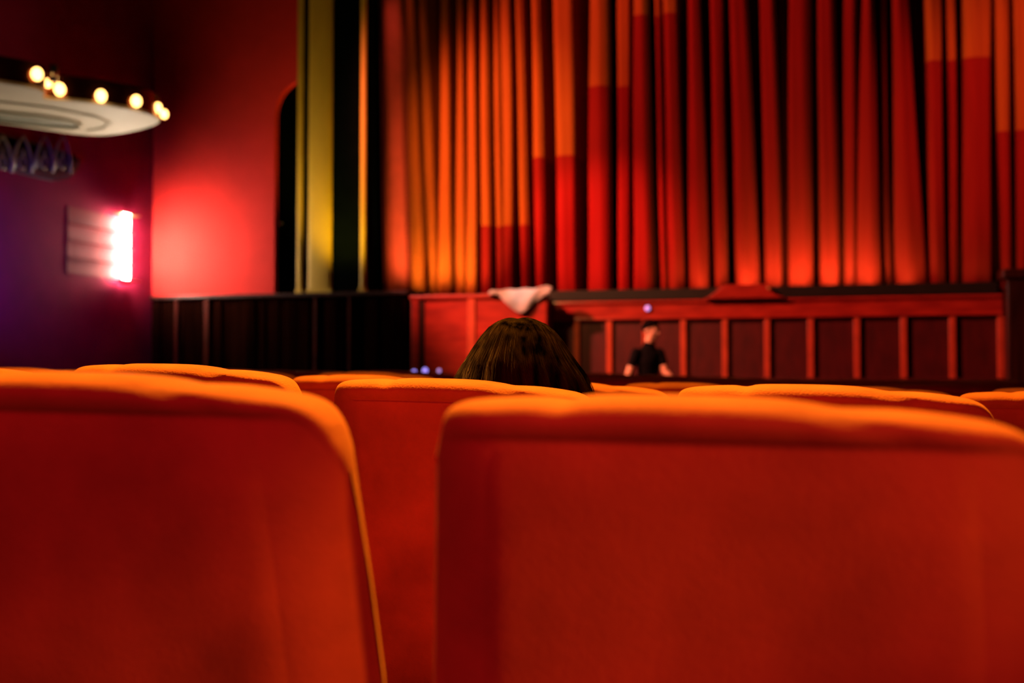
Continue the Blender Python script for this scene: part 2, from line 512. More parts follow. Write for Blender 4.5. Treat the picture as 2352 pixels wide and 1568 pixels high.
cu = obj('stage_curtain', curtain_mesh(PLEATS, ZS + .02, 8.0), 'curtain', sm=True)
md = cu.modifiers.new('sub', 'SUBSURF'); md.levels = 1; md.render_levels = 1
md = cu.modifiers.new('thick', 'SOLIDIFY'); md.thickness = .006; md.offset = 1
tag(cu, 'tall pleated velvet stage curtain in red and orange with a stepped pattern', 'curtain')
YCs = YC
bm = curtain_mesh([(850, 862, 840, 852, .45), (880, 924, 870, 909, .10), (932, 936, 922, 926, .45)], ZS + .02, 8.0, seed=5)
cu2 = obj('side_drape', bm, 'side_drape', sm=True)
md = cu2.modifiers.new('thick', 'SOLIDIFY'); md.thickness = .006; md.offset = 1
tag(cu2, 'narrow dull red drape hanging left of the main stage curtain', 'curtain')

# ------------------------------------------------------------------ stage
xs0, xs1 = X(945), 6.9
t = thing('stage', 'raised stage with red wood panelled front and dark lip below the curtain', 'stage', (0, YF, 0))
def spart(name, m, *a, bevel=0, label=None):
    x0, x1, y0, y1, z0, z1 = a
    o = obj(name, boxm(x0, x1, y0 - YF, y1 - YF, z0, z1), m, t, bevel=bevel)
    if label: o['label'] = label
    return o
XLs = X(1262)
spart('platform', 'black', xs0, xs1, YF + .06, 15.4, ZS - .15, ZS)
spart('lip', 'black_green', XLs, X(2291), YF - .04, YF + .12, 1.945, 2.085, bevel=.01, label='green-black edge board')
spart('frieze', 'red_wood', X(1250), X(2303), YF - .02, YF + .06, 1.70, 1.945, bevel=.01)
spart('moulding', 'red_wood', X(1250), X(2303), YF - .05, YF - .02, 1.905, 1.94, bevel=.01)
spart('moulding', 'red_wood', X(1250), X(2303), YF - .045, YF - .02, 1.70, 1.73, bevel=.01)
spart('front_panel', 'red_wood_dark', X(1250), X(2303), YF + .02, YF + .06, .97, 1.70)
spart('base_rail', 'red_wood_dark', X(1250), X(2303), YF - .03, YF + .06, .88, .975, bevel=.01)
spart('plinth', 'red_wood_dark', X(1250), X(2303), YF, YF + .06, zfloor(YF) - .03, .88)
for px in (1262, 1325, 1400, 1482, 1570, 1665, 1762, 1862, 1968, 2075, 2187, 2298):
    xx = X(px)
    spart('divider', 'red_wood_light', xx - .038, xx + .038, YF - .025, YF + .02, .97, 1.70, bevel=.012)

# enclosure left of the stage front
t = thing('panelled_wood_enclosure', 'glossy red wood panelled enclosure between the dark slats and the stage front', 'enclosure', (X(1100), YF - .5, zfloor(YF - .5)))
ox, oy, oz = t.location
def epart(name, m, x0, x1, y0, y1, z0, z1, bevel=.01):
    return obj(name, boxm(x0 - ox, x1 - ox, y0 - oy, y1 - oy, z0 - oz, z1 - oz), m, t, bevel=bevel)
YE = YF - .45
def XE(px): return X(px, YE)
epart('side_panel', 'red_wood', XE(977), XE(1248), YE + .03, YF - .06, 0.0, 2.00)
epart('post', 'red_wood', XE(945), XE(962), YE - .01, YE + .06, oz, 2.02)
epart('post', 'dark_wood', XE(963), XE(975), YE, YE + .08, oz, 2.02)
epart('post', 'red_wood_light', XE(1074), XE(1092), YE - .015, YE + .04, oz, 2.02)
epart('post', 'red_wood', XE(1236), XE(1256), YE - .01, YE + .06, oz, 2.0)
epart('front_panel', 'red_wood', XE(975), XE(1074), YE + .01, YE + .04, oz, 1.98)
epart('front_panel', 'red_wood', XE(1092), XE(1236), YE + .01, YE + .04, oz, 1.98)
epart('top_rail', 'red_wood', XE(942), XE(1256), YE - .03, YE + .10, 1.98, 2.03)

# white cloth lying over the rail of the enclosure
bm = bmesh.new()
g = []
cx0, cx1 = XE(1128), XE(1268)
NU, NV = 36, 22
for i in range(NU + 1):
    col = []
    u = i / NU
    prof_top = sinterp([(0, .035), (.3, .045), (.55, .05), (.8, .06), (.92, .085), (1, .07)], u)
    drop = sinterp([(0, .01), (.15, .03), (.3, .14), (.42, .23), (.58, .23), (.72, .13), (.9, .04), (1, .03)], u)
    for j in range(NV + 1):
        v = j / NV
        xx = cx0 + (cx1 - cx0) * u
        if v < .5:
            s = v / .5
            y = YE + .09 - s * .13
            z = 2.03 + prof_top * (.35 + .65 * math.sin(PI * (.15 + .75 * s)))
        else:
            s = (v - .5) / .5
            y = YE - .045 - .012 * math.sin(u * 19 + s * 3) - .02 * math.sin(PI * s)
            z = 2.03 + prof_top * .62 * (1 - s) - drop * s
        col.append(bm.verts.new((xx + .006 * math.sin(v * 7 + u * 4), y, z + .006 * math.sin(u * 23 + v * 5))))
    g.append(col)
for a, c in zip(g, g[1:]):
    for k in range(NV):
        bm.faces.new((a[k], a[k + 1], c[k + 1], c[k]))
cl = obj('white_cloth', bm, 'cloth', sm=True)
md = cl.modifiers.new('thick', 'SOLIDIFY'); md.thickness = .012; md.offset = 1
tag(cl, 'crumpled white cloth lying over the enclosure rail above the woman\'s head', 'cloth')
spot('cloth_fill_spot', (-2.2, 9.6, 4.4), tuple(onY(1200, 668, YE)), (1, .92, .85), 300, 7, .6, .04)  # unseen spot added to brighten the cloth alone

# prompt box with a sloped hood
t = thing('prompt_box', 'low red wood prompt box with sloping sides on the stage edge', 'prompt box', (X(1708), YF - .10, 1.945))
x0, x1, x2, x3 = [X(p, YF - .1) - X(1708) for p in (1622, 1664, 1758, 1796)]
bm = bmesh.new(); prism(bm, [(x0, 0), (x1, .165), (x2, .165), (x3, 0)], 'y', -.015, .055)
obj('hood', bm, 'red_wood', t, bevel=.012)
bm = bmesh.new(); box(bm, x0 - .02, x3 + .02, -.020, .050, -.004, 0.012)
obj('sill', bm, 'red_wood', t, bevel=.008)
tbm = bmesh.new(); tube(tbm, [(x2 + .03, -.03, .12), (x2 + .06, -.03, .10), (x2 + .11, -.03, .05)], .012); 
o = obj('trim_rod', tbm, 'brass', t, True); o['label'] = 'small brass corner rod'

# pillar on the right
t = thing('stage_pillar', 'dark brown wooden pillar with flat cap at the right end of the stage front', 'pillar', (X(2310) + .4, YF - .1, zfloor(YF - .1)))
obj('shaft', boxm(-.42, .6, -.12, .15, 0, 2.10 - t.location.z), 'dark_wood', t, bevel=.015)
obj('cap', boxm(-.47, .65, -.16, .19, 2.10 - t.location.z, 2.21 - t.location.z), 'dark_wood', t, bevel=.02)

# little lamps, and one glint built like them
def led(px, py, Y, m, label, group=None, r=.03):
    p = onY(px, py, Y)
    t = thing('indicator_lamp', label, 'lamp', (p.x, Y - .004, p.z), group)
    bm = bmesh.new(); tube(bm, [(0, .0, 0), (0, -.02, 0)], r * 1.25, 16); obj('housing', bm, 'metal_dark', t, True)
    bm = bmesh.new(); ball(bm, (0, -.02, 0), r, 14, (1, .5, 1)); obj('lens', bm, m, t, True)
led(953, 854, YE - .01, 'blue', 'small round blue lamp low on the enclosure, leftmost of three', 'blue lamps low on the enclosure')
led(978, 851, YE + .01, 'blue', 'brightest small blue lamp low on the enclosure, middle of three', 'blue lamps low on the enclosure', .036)
led(1010, 851, YE + .01, 'lilac', 'dim purple lamp low on the enclosure, rightmost of three', 'blue lamps low on the enclosure', .024)
led(1488, 708, YF - .02, 'lilac', 'small lilac glint on the stage frieze above the standing man', None, .034)  # reflection on the frieze, made as a glowing lens

# ------------------------------------------------------------------ canopy with bulbs on the left
ZU = EYE.z + 2.77        # underside height
FH = 0.27
front_px = [(-420, 120), (-200, 152), (-60, 178), (0, 190), (50, 198), (86, 206), (104, 216), (96, 224), (112, 229), (160, 232), (232, 240), (300, 252), (345, 264), (366, 276)]
back_px = [(362, 284), (340, 293), (300, 303), (240, 311), (180, 309), (100, 298), (0, 284), (-120, 268), (-420, 235)]
canopy = thing('marquee_canopy', 'scalloped bronze-edged canopy with cream underside and a row of bulbs', 'canopy', (-8.3, 10, ZU))
co = Vector(canopy.location)
outl = [onZ(px, py, ZU) for px, py in front_px + back_px]
outl2 = []
N = len(outl)
for i in range(N):
    for s in (0, .25, .5, .75):
        p0, p1, p2, p3 = outl[(i - 1) % N], outl[i], outl[(i + 1) % N], outl[(i + 2) % N]
        sharp = i in (0, 5, 6, 7, N - 2, N - 1)
        if sharp: outl2.append(p1.lerp(p2, s))
        else:
            outl2.append(0.5 * ((2 * p1) + (p2 - p0) * s + (2 * p0 - 5 * p1 + 4 * p2 - p3) * s * s + (3 * p1 - p0 - 3 * p2 + p3) * s ** 3))
for p in outl2:
    p.x = max(p.x, XL + .02)
loop = [(p.x - co.x, p.y - co.y) for p in outl2]
bm = bmesh.new(); prism(bm, loop, 'z', 0.03, FH - .03)
obj('fascia', bm, 'bronze', canopy)
def scaled(lp, k):
    mx = sum(p[0] for p in lp) / len(lp); my = sum(p[1] for p in lp) / len(lp)
    return [(mx + (p[0] - mx) * k, my + (p[1] - my) * k) for p in lp]
bm = bmesh.new(); prism(bm, loop, 'z', -0.0, 0.035)
obj('soffit', bm, 'cream', canopy, bevel=.008)
bm = bmesh.new(); prism(bm, loop, 'z', FH - .03, FH)
obj('top_edge', bm, 'bronze', canopy, bevel=.006)
# recessed oval in the soffit with a raised rim
oval = [onZ(px, py, ZU) for px, py in [(-300, 226), (-150, 243), (0, 254), (90, 263), (150, 272), (185, 281), (188, 288), (165, 292), (100, 288), (0, 277), (-150, 262), (-300, 246)]]
op = [(p.x - co.x, p.y - co.y) for p in oval]
ov = bmesh.new(); prism(ov, op, 'z', -.004, .0)
obj('soffit_recess', ov, 'grey_rim', canopy)
rim = bmesh.new()
tube(rim, [(x_, y_, -.012) for x_, y_ in op + [op[0]]], .022, 8)
obj('soffit_rim', rim, 'cream', canopy, True)
rim = bmesh.new()
op2 = scaled(op, 1.0)
ring = [onZ(px, py, ZU) for px, py in [(-300, 205), (0, 232), (120, 246), (220, 266), (252, 280), (240, 292), (200, 298)]]
tube(rim, [(p.x - co.x, p.y - co.y, -.006) for p in ring], .016, 8)
obj('soffit_bead', rim, 'cream', canopy, True)
for k, (px, py, sz) in enumerate([(85, 170, .070), (110, 191, .050), (137, 205, .070), (232, 220, .070), (313, 232, .068), (362, 247, .058), (377, 262, .054), (-60, 150, .07), (-200, 128, .07)]):
    # on the fascia: find the point of the front edge under this pixel column
    r = ray(px, py)
    best = None
    zc = ZU + FH * .5
    ue = interp(front_px, px) if px < 366 else 277
    p = onZ(min(px, 368), ue, ZU)
    d = Vector((p.x, p.y, 0)); L = d.length
    dirh = Vector((r.x, r.y, 0)).normalized()
    dist = L - .05
    q = EYE + r * (dist / Vector((r.x, r.y, 0)).length)
    bt = obj('bulb_socket', bmesh.new(), 'brass', canopy)
    bm = bmesh.new(); tube(bm, [q + dirh * .07 - co, q + dirh * .02 - co], sz * .5, 12); bm.to_mesh(bt.data); bm.free(); smooth(bt.data)
    bm = bmesh.new(); ball(bm, q - co, sz * .78, 16, (1, 1, 1.2))
    obj('bulb', bm, 'bulb', canopy, True)
bm = bmesh.new()
p = onZ(122, 222, ZU)
tube(bm, [Vector((p.x - co.x, p.y - co.y, FH * .55)), Vector((p.x - co.x + .02, p.y - co.y - .02, FH + .05))], .05, 12)
o = obj('finial', bm, 'chrome', canopy, True); o['label'] = 'silver finial in the notch of the scalloped edge'

# ------------------------------------------------------------------ dark ornamental plaque on the left wall
def wl(px, py, off=0): return onX(px, py, XL + off)
t = thing('ornamental_plaque', 'dark plaque with rounded corners and pale pointed loops under the canopy', 'plaque')
a0 = wl(-130, 290); a1 = wl(176, 300)
zt0, zb0 = min(wl(100, 285).z, ZU - .03), wl(100, 412).z
ya, yb = a0.y, a1.y
t.location = (XL, (ya + yb) / 2, zb0)
hw = (yb - ya) / 2; hh = zt0 - zb0
def rrect(hw, z0, z1, r, rz):
    pts = []
    for cx_, cz, a_ in ((hw - r, z0 + rz, -90), (hw - r, z1 - .08, 0), (-hw + r, z1 - .08, 90), (-hw + r, z0 + rz, 180)):
        for k in range(9):
            a = math.radians(a_ + k * 90 / 8)
            pts.append((cx_ + r * math.cos(a), cz + (rz if a_ in (-90, 180) else .08) * math.sin(a)))
    return pts
bm = bmesh.new(); prism(bm, rrect(hw, 0, hh, .55, .38), 'x', 0, .05); obj('frame', bm, 'plaque_rim', t)
bm = bmesh.new(); prism(bm, rrect(hw - .09, .07, hh - .05, .48, .32), 'x', 0, .056); obj('back_plate', bm, 'plaque', t)
for px in (-62, -5, 42, 92, 134):
    yc = wl(px, 350).y - t.location.y
    bm = bmesh.new()
    zt1 = wl(px, 312).z - zb0; zb1 = wl(px, 392).z - zb0
    hwi = .145; H = zt1 - zb1
    L_ = [(.070, yc - hwi, zb1), (.070, yc - hwi * .98, zb1 + H * .35), (.070, yc - hwi * .55, zb1 + H * .75), (.070, yc, zt1),
          (.070, yc + hwi * .55, zb1 + H * .75), (.070, yc + hwi * .98, zb1 + H * .35), (.070, yc + hwi, zb1)]
    tube(bm, L_, .016, 8)
    Cc = [(.068, yc + .055 * math.cos(a * PI / 6), zb1 + H * .22 + .075 * math.sin(a * PI / 6)) for a in range(13)]
    tube(bm, Cc, .011, 6)
    tube(bm, [(.068, yc, zb1 + H * .36), (.068, yc, zb1 + H * .62)], .011, 6)
    obj('loop_relief', bm, 'ornament', t, True)

# ------------------------------------------------------------------ wall sconce
t = thing('wall_sconce', 'tall louvred wall sconce glowing white on the left wall', 'wall lamp')
c0 = wl(290, 570, .10)
s_top = onX(287, 496, XL + .12).z; s_bot = onX(287, 643, XL + .12).z
t.location = (XL, c0.y, s_bot)
Hs = s_top - s_bot
obj('back_plate', boxm(0, .006, -1.05, .26, .01, Hs - .01), 'rose', t)
NC = 4
for k in range(NC):
    z0 = Hs * k / NC; z1 = Hs * (k + 1) / NC
    bm = bmesh.new()
    zc_ = (z0 + z1) / 2; hz = (z1 - z0) / 2 - .006
    # pillow-shaped glass cell
    bmesh.ops.create_cube(bm, size=1, matrix=Matrix.Translation((.10, 0, zc_)) @ Matrix.Diagonal((.07, .095, hz * 2, 1)))
    obj('glass_cell', bm, 'sconce_glass', t, True, bevel=.03)
for k in range(1, NC):
    z0 = Hs * k / NC
    bm = bmesh.new(); prism(bm, [(.006, -1.04), (.02, -1.04), (.05, -.16), (.14, -.03), (.155, .0), (.14, .12), (.02, .26), (.006, .26)], 'z', z0 - .007, z0 + .007)
    obj('fin', bm, 'rose', t)
for z0 in (-.012, Hs + .012):
    obj('cap', boxm(.055, .26, -.30, .10, z0 - .008, z0 + .008), 'brass', t, bevel=.003)
for sy in (-1, 1):
    for z0, z1 in ((Hs, Hs + .05), (-.05, 0)):
        obj('end_bracket', boxm(.02, .13, sy * .06 - .006, sy * .06 + .006, z0, z1), 'brass', t)

# ------------------------------------------------------------------ cinema seats
TOPH = 1.105       # height of the highest point of the seat above its floor
REC = math.tan(math.radians(10))
PROFILE = [(0, -.030), (.008, -.0165), (.022, -.0105), (.05, -.0065), (.10, -.0042), (.19, -.0025), (.235, -.0045), (.27, -.001), (.34, 0), (.48, -.0003), (.58, -.0022),
           (.64, -.0055), (.685, -.0092), (.72, -.0096), (.78, -.0104), (.84, -.0130), (.88, -.0155), (.922, -.0190), (.955, -.0250), (.975, -.0325), (.992, -.0445), (1, -.056)]
def seam_z(u):
    top = TOPH + sinterp(PROFILE, u)
    return min(TOPH - .037, top - .015)
def make_seat():
    root = bpy.data.objects.new('cinema_seat', None); C.objects.link(root)
    W = .243
    # upholstered back: one loft across the width; the section runs up the rear, over the puffed top and down the front
    NUx = 96
    def section(u):
        """closed loop of (y, z, rearness) at width fraction u in 0..1"""
        e = abs(2 * u - 1)
        top = TOPH + sinterp(PROFILE, u)
        ed = 1 - (max(0, (e - .72) / .28)) ** 2.0 * .55          # rounded vertical edges
        D = .052 * ed
        R = .036
        mid = max(0, 1 - e ** 4)
        swell = (.009 + .003 * math.exp(-((u - .45) / .2) ** 2)) * mid   # the top roll hangs a little over the rear panel
        pts = []
        zlow = .36
        zseam = seam_z(u)
        for k in range(10):
            pts.append((-D, zlow + (zseam - .008 - zlow) * k / 9, .0))
        pts.append((-D + .004 * mid, zseam - .003, 0))            # seam groove
        pts.append((-D + .002 * mid - .001, zseam, 0))
        for k in range(1, 17):
            a = PI * k / 17
            ca, sa = math.cos(a), math.sin(a)
            yc_ = -math.copysign(abs(ca) ** .75, ca)
            rr = 1.0
            back = max(0, ca)
            for un, kk, dd, ww in ((.235, .55, .06, .022), (.685, -.06, .03, .014)):
                cpos = un + kk * back ** 1.2
                rr -= dd * math.exp(-((u - cpos) / (ww * (1 + back))) ** 2) * (.4 + .6 * back)
            yy = (D + (swell if ca > 0 else .012 * mid)) * yc_ * rr
            zz = zseam + (top - zseam) * (abs(sa) ** .62 if ca > 0 else .0 + abs(sa) ** .7)
            pts.append((yy, zz, 0))
        pts.append((D + .012 * mid, zseam - .03, 0))
        for k in range(1, 8):
            pts.append((D + .012 * mid + .02 * mid * math.sin(PI * k / 8), zseam - .03 - (zseam - .03 - zlow) * k / 7, 0))
        return pts
    bm = bmesh.new()
    rings = []
    for i in range(NUx + 1):
        u = 0.5 - 0.5 * math.cos(PI * i / NUx)
        ring = []
        for (y, z, _) in section(u):
            tz = TOPH - .045 - z
            hwz = W + .075 * max(-.02, min(tz, .26)) - max(0, tz - .33) * .03
            ring.append(bm.verts.new(((2 * u - 1) * hwz, y + (TOPH - z) * REC, z)))
        rings.append(ring)
    nr = len(rings[0])
    for a_, c_ in zip(rings, rings[1:]):
        for k in range(nr):
            bm.faces.new((a_[k], a_[(k + 1) % nr], c_[(k + 1) % nr], c_[k]))
    for ring, sg in ((rings[0], -1), (rings[-1], 1)):
        prev_ = ring
        for f_, bulge in ((.55, .007), (.1, .010)):
            new_ = []
            for v in ring:
                axis_y = (TOPH - v.co.z) * REC
                q_ = max(0, min(1, (v.co.z - (TOPH - .16)) / .104)); zc_ = v.co.z - (1 - f_) * .035 * q_ * q_ * (3 - 2 * q_)
                new_.append(bm.verts.new((v.co.x + sg * bulge, axis_y + (v.co.y - axis_y) * f_, zc_)))
            for k in range(nr):
                bm.faces.new((prev_[k], prev_[(k + 1) % nr], new_[(k + 1) % nr], new_[k]))
            prev_ = new_
    obj('backrest', bm, 'velvet', root, True)
    # rear panel laid over the back, its edge piped
    bm = bmesh.new()
    g_ = []
    for i in range(41):
        u = .10 + .785 * i / 40
        zseam = seam_z(u) - .005
        col_ = []
        for k in range(25):
            z = .37 + (zseam - .37) * k / 24
            tz = TOPH - .045 - z
            hwz = W + .075 * max(-.02, min(tz, .26)) - max(0, tz - .33) * .03
            pin = min(1, min(i, 40 - i) / 2.5, (24 - k) / 1.5, k / 1.5) ** .5
            yb = -.0515 * (1 - (max(0, (abs(2 * u - 1) - .72) / .28)) ** 2.0 * .55) - .0055 * pin - .004 * math.sin(PI * i / 40) * math.sin(PI * k / 24) * pin
            col_.append(bm.verts.new(((2 * u - 1) * hwz, yb + (TOPH - z) * REC, z)))
        g_.append(col_)
    for a_, c_ in zip(g_, g_[1:]):
        for k in range(24):
            bm.faces.new((a_[k], a_[k + 1], c_[k + 1], c_[k]))
    obj('rear_panel', bm, 'velvet', root, True)
    # seat cushion
    bm = boxm(-.235, .235, .0, .46, -.05, .06)
    cs = obj('seat_cushion', bm, 'velvet', root, True, bevel=.04, loc=(0, .19, .43))
    for s in (-1, 1):
        x0 = s * .262
        bm = bmesh.new()
        prism(bm, [(.14, .60), (.20, .64), (.60, .66), (.62, .63), (.60, .60)], 'x', x0 - .020, x0 + .020)
        obj('armrest', bm, 'dark_wood', root, bevel=.01)
        bm = bmesh.new()
        prism(bm, [(.20, .60), (.56, .60), (.50, .30), (.58, 0.0), (.18, 0.0), (.24, .30)], 'x', x0 - .012, x0 + .012)
        obj('side_frame', bm, 'metal_dark', root, bevel=.004)
    bm = bmesh.new(); box(bm, -.27, .27, .30, .36, .30, .36)
    obj('cross_bar', bm, 'metal_dark', root)
    return root

def copy_thing(o):
    r = o.copy(); C.objects.link(r)
    for ch in list(o.children):
        c = ch.copy(); C.objects.link(c); c.parent = r
    return r

proto = make_seat()
used = [False]
def place_seat(x, y, top, label, group, tilt=0.0, yaw=0.0, down=False):
    o = copy_thing(proto) if used[0] else proto
    used[0] = True
    zf = zfloor(y)
    o.location = (x, y, zf)
    o.scale = (1, 1, (top - zf) / TOPH)
    o.rotation_euler = (0, tilt, yaw)
    if down:
        for ch in o.children:
            if ch.name.startswith('seat_cushion'): ch.rotation_euler.x = 0
    tag(o, label, 'cinema seat', group)
    return o

def drop(x, y):
    return .018 + .03 * max(-1.2, min(.6, x + .6)) + .009 * y
RG = 'orange velvet seats of the cinema'
R_ = math.radians
# nearest row
place_seat(-.663, .84, 1.12 - .006, 'blurred orange velvet seat back filling the lower left of the view', 'seats in the nearest row', R_(.5))
place_seat(-.062, .84, 1.12 - .024, 'large blurred orange velvet seat back filling the lower right of the view', 'seats in the nearest row', R_(.15))
# second row
G2 = 'seats in the second row'
place_seat(-1.75, 1.70, 1.12 + .006, 'orange velvet seat whose rounded corner shows at the far left edge', G2, R_(.3))
place_seat(-1.165, 1.69, 1.12 + .004, 'sharp orange velvet seat top showing above the blurred left seat', G2, R_(.6))
place_seat(-.590, 1.68, 1.12 - .023, 'orange velvet seat in front of which the long-haired woman sits', G2, R_(.9), down=True)
place_seat(.042, 1.68, 1.12 - .030, 'sharp orange velvet seat top showing above the blurred right seat', G2, R_(.3))

# the rows ahead
ordn = ['third', 'fourth', 'fifth', 'sixth', 'seventh', 'eighth', 'ninth', 'tenth', 'eleventh', 'twelfth']
VISIBLE = {1: 70, 3: 796, 4: 1437, 6: 2278, 8: 159, 9: 615, 10: 861, 12: 1540, 13: 2077, 14: 2316, 18: 664, 19: 919, 21: 1459, 22: 1720, 23: 2148, 29: 712, 30: 979, 32: 1393, 33: 1659, 34: 1933, 35: 2242, 41: 769, 42: 1002, 44: 1357, 45: 1558, 46: 1792, 47: 2044, 48: 2287, 56: 1008, 59: 1500, 60: 1719, 61: 1902, 62: 2130, 63: 2338, 72: 1014, 75: 1438, 76: 1627, 77: 1795, 78: 1989, 79: 2193, 90: 1033, 93: 1401, 94: 1560, 95: 1731, 96: 1881, 97: 2056, 98: 2257, 108: 1038, 111: 1366, 112: 1515, 113: 1669, 114: 1818, 115: 1959, 116: 2121, 117: 2289}   #VIS#
def where(px):
    for lim, txt in ((160, 'under the purple left wall'), (345, 'under the glowing sconce'), (640, 'under the left half of the slatted wall'), (790, 'under the middle of the slatted wall'), (900, 'under the right end of the slatted wall'),
                     (1045, 'just left of the woman'), (1345, 'behind the woman'), (1425, 'just right of the woman'), (1475, 'left of the standing man'), (1560, 'below the standing man'),
                     (1640, 'right of the standing man'), (1720, 'below the left half of the prompt box'), (1800, 'below the right half of the prompt box'), (1890, 'right of the prompt box'),
                     (2010, 'below the middle of the stage panels'), (2110, 'below the sixth stage panel'), (2210, 'near the right end of the stage panels'), (2290, 'beside the stage pillar'), (9999, 'below the stage pillar')):
        if px < lim: return txt
idx = 0
for r in range(9):
    y = 2.55 + .86 * r
    off = (r % 2) * .29 + (.07 if r == 0 else 0)
    xmin, xmax = -1.0 * y, .26 * y
    k0 = math.ceil((xmin - off + .05) / .58); k1 = math.floor((xmax - off + .05) / .58)
    for k in range(k0, k1 + 1):
        x = -.05 + off + k * .58
        tl = R_(random.uniform(.0, .5))
        if x < XL + .4: continue
        idx += 1
        if VISIBLE and idx not in VISIBLE and r > 1: continue       # wholly hidden behind nearer rows
        if idx in VISIBLE:
            lab = '%s seat top in the %s row, %s' % ('orange velvet' if r < 2 else 'dull red-orange', ordn[r], where(VISIBLE[idx]))
            grp = 'seats in the %s row' % ordn[r]
        else:
            lab, grp = 'orange velvet seat hidden behind nearer seats in the %s row' % ordn[r], 'hidden seats of the %s row' % ordn[r]
        o_ = place_seat(x, y, 1.12 - drop(x, y), lab, grp, tl)
        o_['order'] = idx

# ------------------------------------------------------------------ people
def limb(bm, pts, rads, seg=14):
    """tapered limb with round joints"""
    P_ = [Vector(p) for p in pts]
    tube(bm, P_, rads, seg)
    for p, r in zip(P_, rads):
        ball(bm, p, r * .985, seg)

def ellip(bm, c, r, rot=None, seg=22):
    m_ = Matrix.Translation(c) @ (rot.to_matrix().to_4x4() if rot else Matrix.Identity(4)) @ Matrix.Diagonal((*r, 1))
    bmesh.ops.create_uvsphere(bm, u_segments=seg, v_segments=seg // 2, radius=1, matrix=m_)

def head(bm, c, R):
    """head centred at c; R turns local +Y (face) to the wanted direction"""
    def q(x, y, z): return Vector(c) + R @ Vector((x, y, z))
    e = R.to_euler()
    def E(p, r): 
        m_ = Matrix.Translation(q(*p)) @ R.to_4x4() @ Matrix.Diagonal((*r, 1))
        bmesh.ops.create_uvsphere(bm, u_segments=24, v_segments=14, radius=1, matrix=m_)
    E((0, -.010, .025), (.077, .096, .088))      # skull
    E((0, .030, -.040), (.058, .062, .075))      # face
    E((0, .062, -.095), (.026, .024, .020))      # chin
    E((.038, .060, -.025), (.022, .018, .018)); E((-.038, .060, -.025), (.022, .018, .018))   # cheeks
    E((0, .086, .012), (.045, .010, .012))       # brow
    limb(bm, [q(0, .088, .005), q(0, .104, -.022), q(0, .108, -.034)], [.007, .010, .013], 10)   # nose
    E((0, .088, -.060), (.024, .010, .006)); E((0, .087, -.070), (.020, .010, .007))   # lips
    for s in (-1, 1):
        E((s * .078, -.005, -.012), (.010, .020, .032))   # ears

def hand(bm, wrist, R, s=1, curl=.35):
    """R: local -Z runs along the fingers, +X towards the thumb side times s"""
    def q(x, y, z): return Vector(wrist) + R @ Vector((x * s, y, z))
    for k in range(4):
        x = .028 - k * .019
        limb(bm, [q(x * .5, 0, -.005), q(x * .85, 0, -.045), q(x, 0, -.085)], [.017, .016, .0125], 10)
        L = (.070, .078, .072, .056)[k]
        a1 = curl; a2 = curl * 2.1; a3 = curl * 2.8
        p0 = Vector((x, 0, -.085))
        p1 = p0 + Vector((.02 * (1.2 - k * .7) * .3, -math.sin(a1), -math.cos(a1))) * (L * .45)
        p2 = p1 + Vector((0, -math.sin(a2), -math.cos(a2))) * (L * .32)
        p3 = p2 + Vector((0, -math.sin(a3), -math.cos(a3))) * (L * .23)
        limb(bm, [q(*p0), q(*p1), q(*p2), q(*p3)], [.0098, .009, .0082, .007], 10)
    limb(bm, [q(.018, 0, -.020), q(.042, -.010, -.045), q(.053, -.018, -.070), q(.056, -.022, -.092)], [.015, .012, .0105, .008], 10)

def finish_body(name, bm, m, parent, voxel=.006, label=None):
    o = obj(name, bm, m, parent, True)
    md = o.modifiers.new('remesh', 'REMESH'); md.mode = 'VOXEL'; md.voxel_size = voxel; md.use_smooth_shade = True
    md = o.modifiers.new('soft', 'SMOOTH'); md.factor = .5; md.iterations = 4
    if label: o['label'] = label
    return o

# --- standing man in a black T-shirt by the stage
px_m = 1489
pm = onY(px_m, 800, 11.4)
zf = zfloor(11.4)
man = thing('person', 'man in black T-shirt standing by the stage, head turned right', 'person', (pm.x, 11.4, zf))
hz = onY(px_m, 735, 11.4).z - zf          # standing height
S = hz / 1.76
def sv(x, y, z): return Vector((x * S, y * S, z * S))
bm = bmesh.new()
# local frame: x right in the picture, -y towards the camera
limb(bm, [sv(0, 0, .98), sv(0, .01, 1.12), sv(0, 0, 1.28), sv(.0, 0, 1.40)], [.116 * S, .110 * S, .124 * S, .095 * S], 22)
ellip(bm, sv(0, 0, 1.33), (.135 * S, .10 * S, .11 * S))
ellip(bm, sv(0, 0, .97), (.150 * S, .125 * S, .11 * S))
limb(bm, [sv(0.005, 0, 1.40), sv(.015, -.01, 1.50), sv(.03, -.01, 1.57)], [.062 * S, .056 * S, .055 * S], 16)
Rh = Euler((0, 0, R_(-118))).to_matrix() @ Euler((R_(-6), 0, 0)).to_matrix()
hc = sv(.035, -.01, 1.645)
head(bm, hc, Rh)
LA = [sv(-.125, -.08, 1.38), sv(-.205, -.13, 1.14), sv(-.265, -.26, .93)]
RA = [sv(.125, .02, 1.38), sv(.205, -.04, 1.16), sv(.40, -.16, .96)]
limb(bm, LA, [.056 * S, .043 * S, .028 * S]); limb(bm, RA, [.056 * S, .043 * S, .028 * S])
def dirmat(a, b_, twist=0):
    d = (b_ - a).normalized()
    return (-d).to_track_quat('Z', 'Y').to_matrix() @ Euler((0, 0, twist)).to_matrix()
hand(bm, LA[2], dirmat(LA[1], LA[2]), 1); hand(bm, RA[2], dirmat(RA[1], RA[2]), -1)
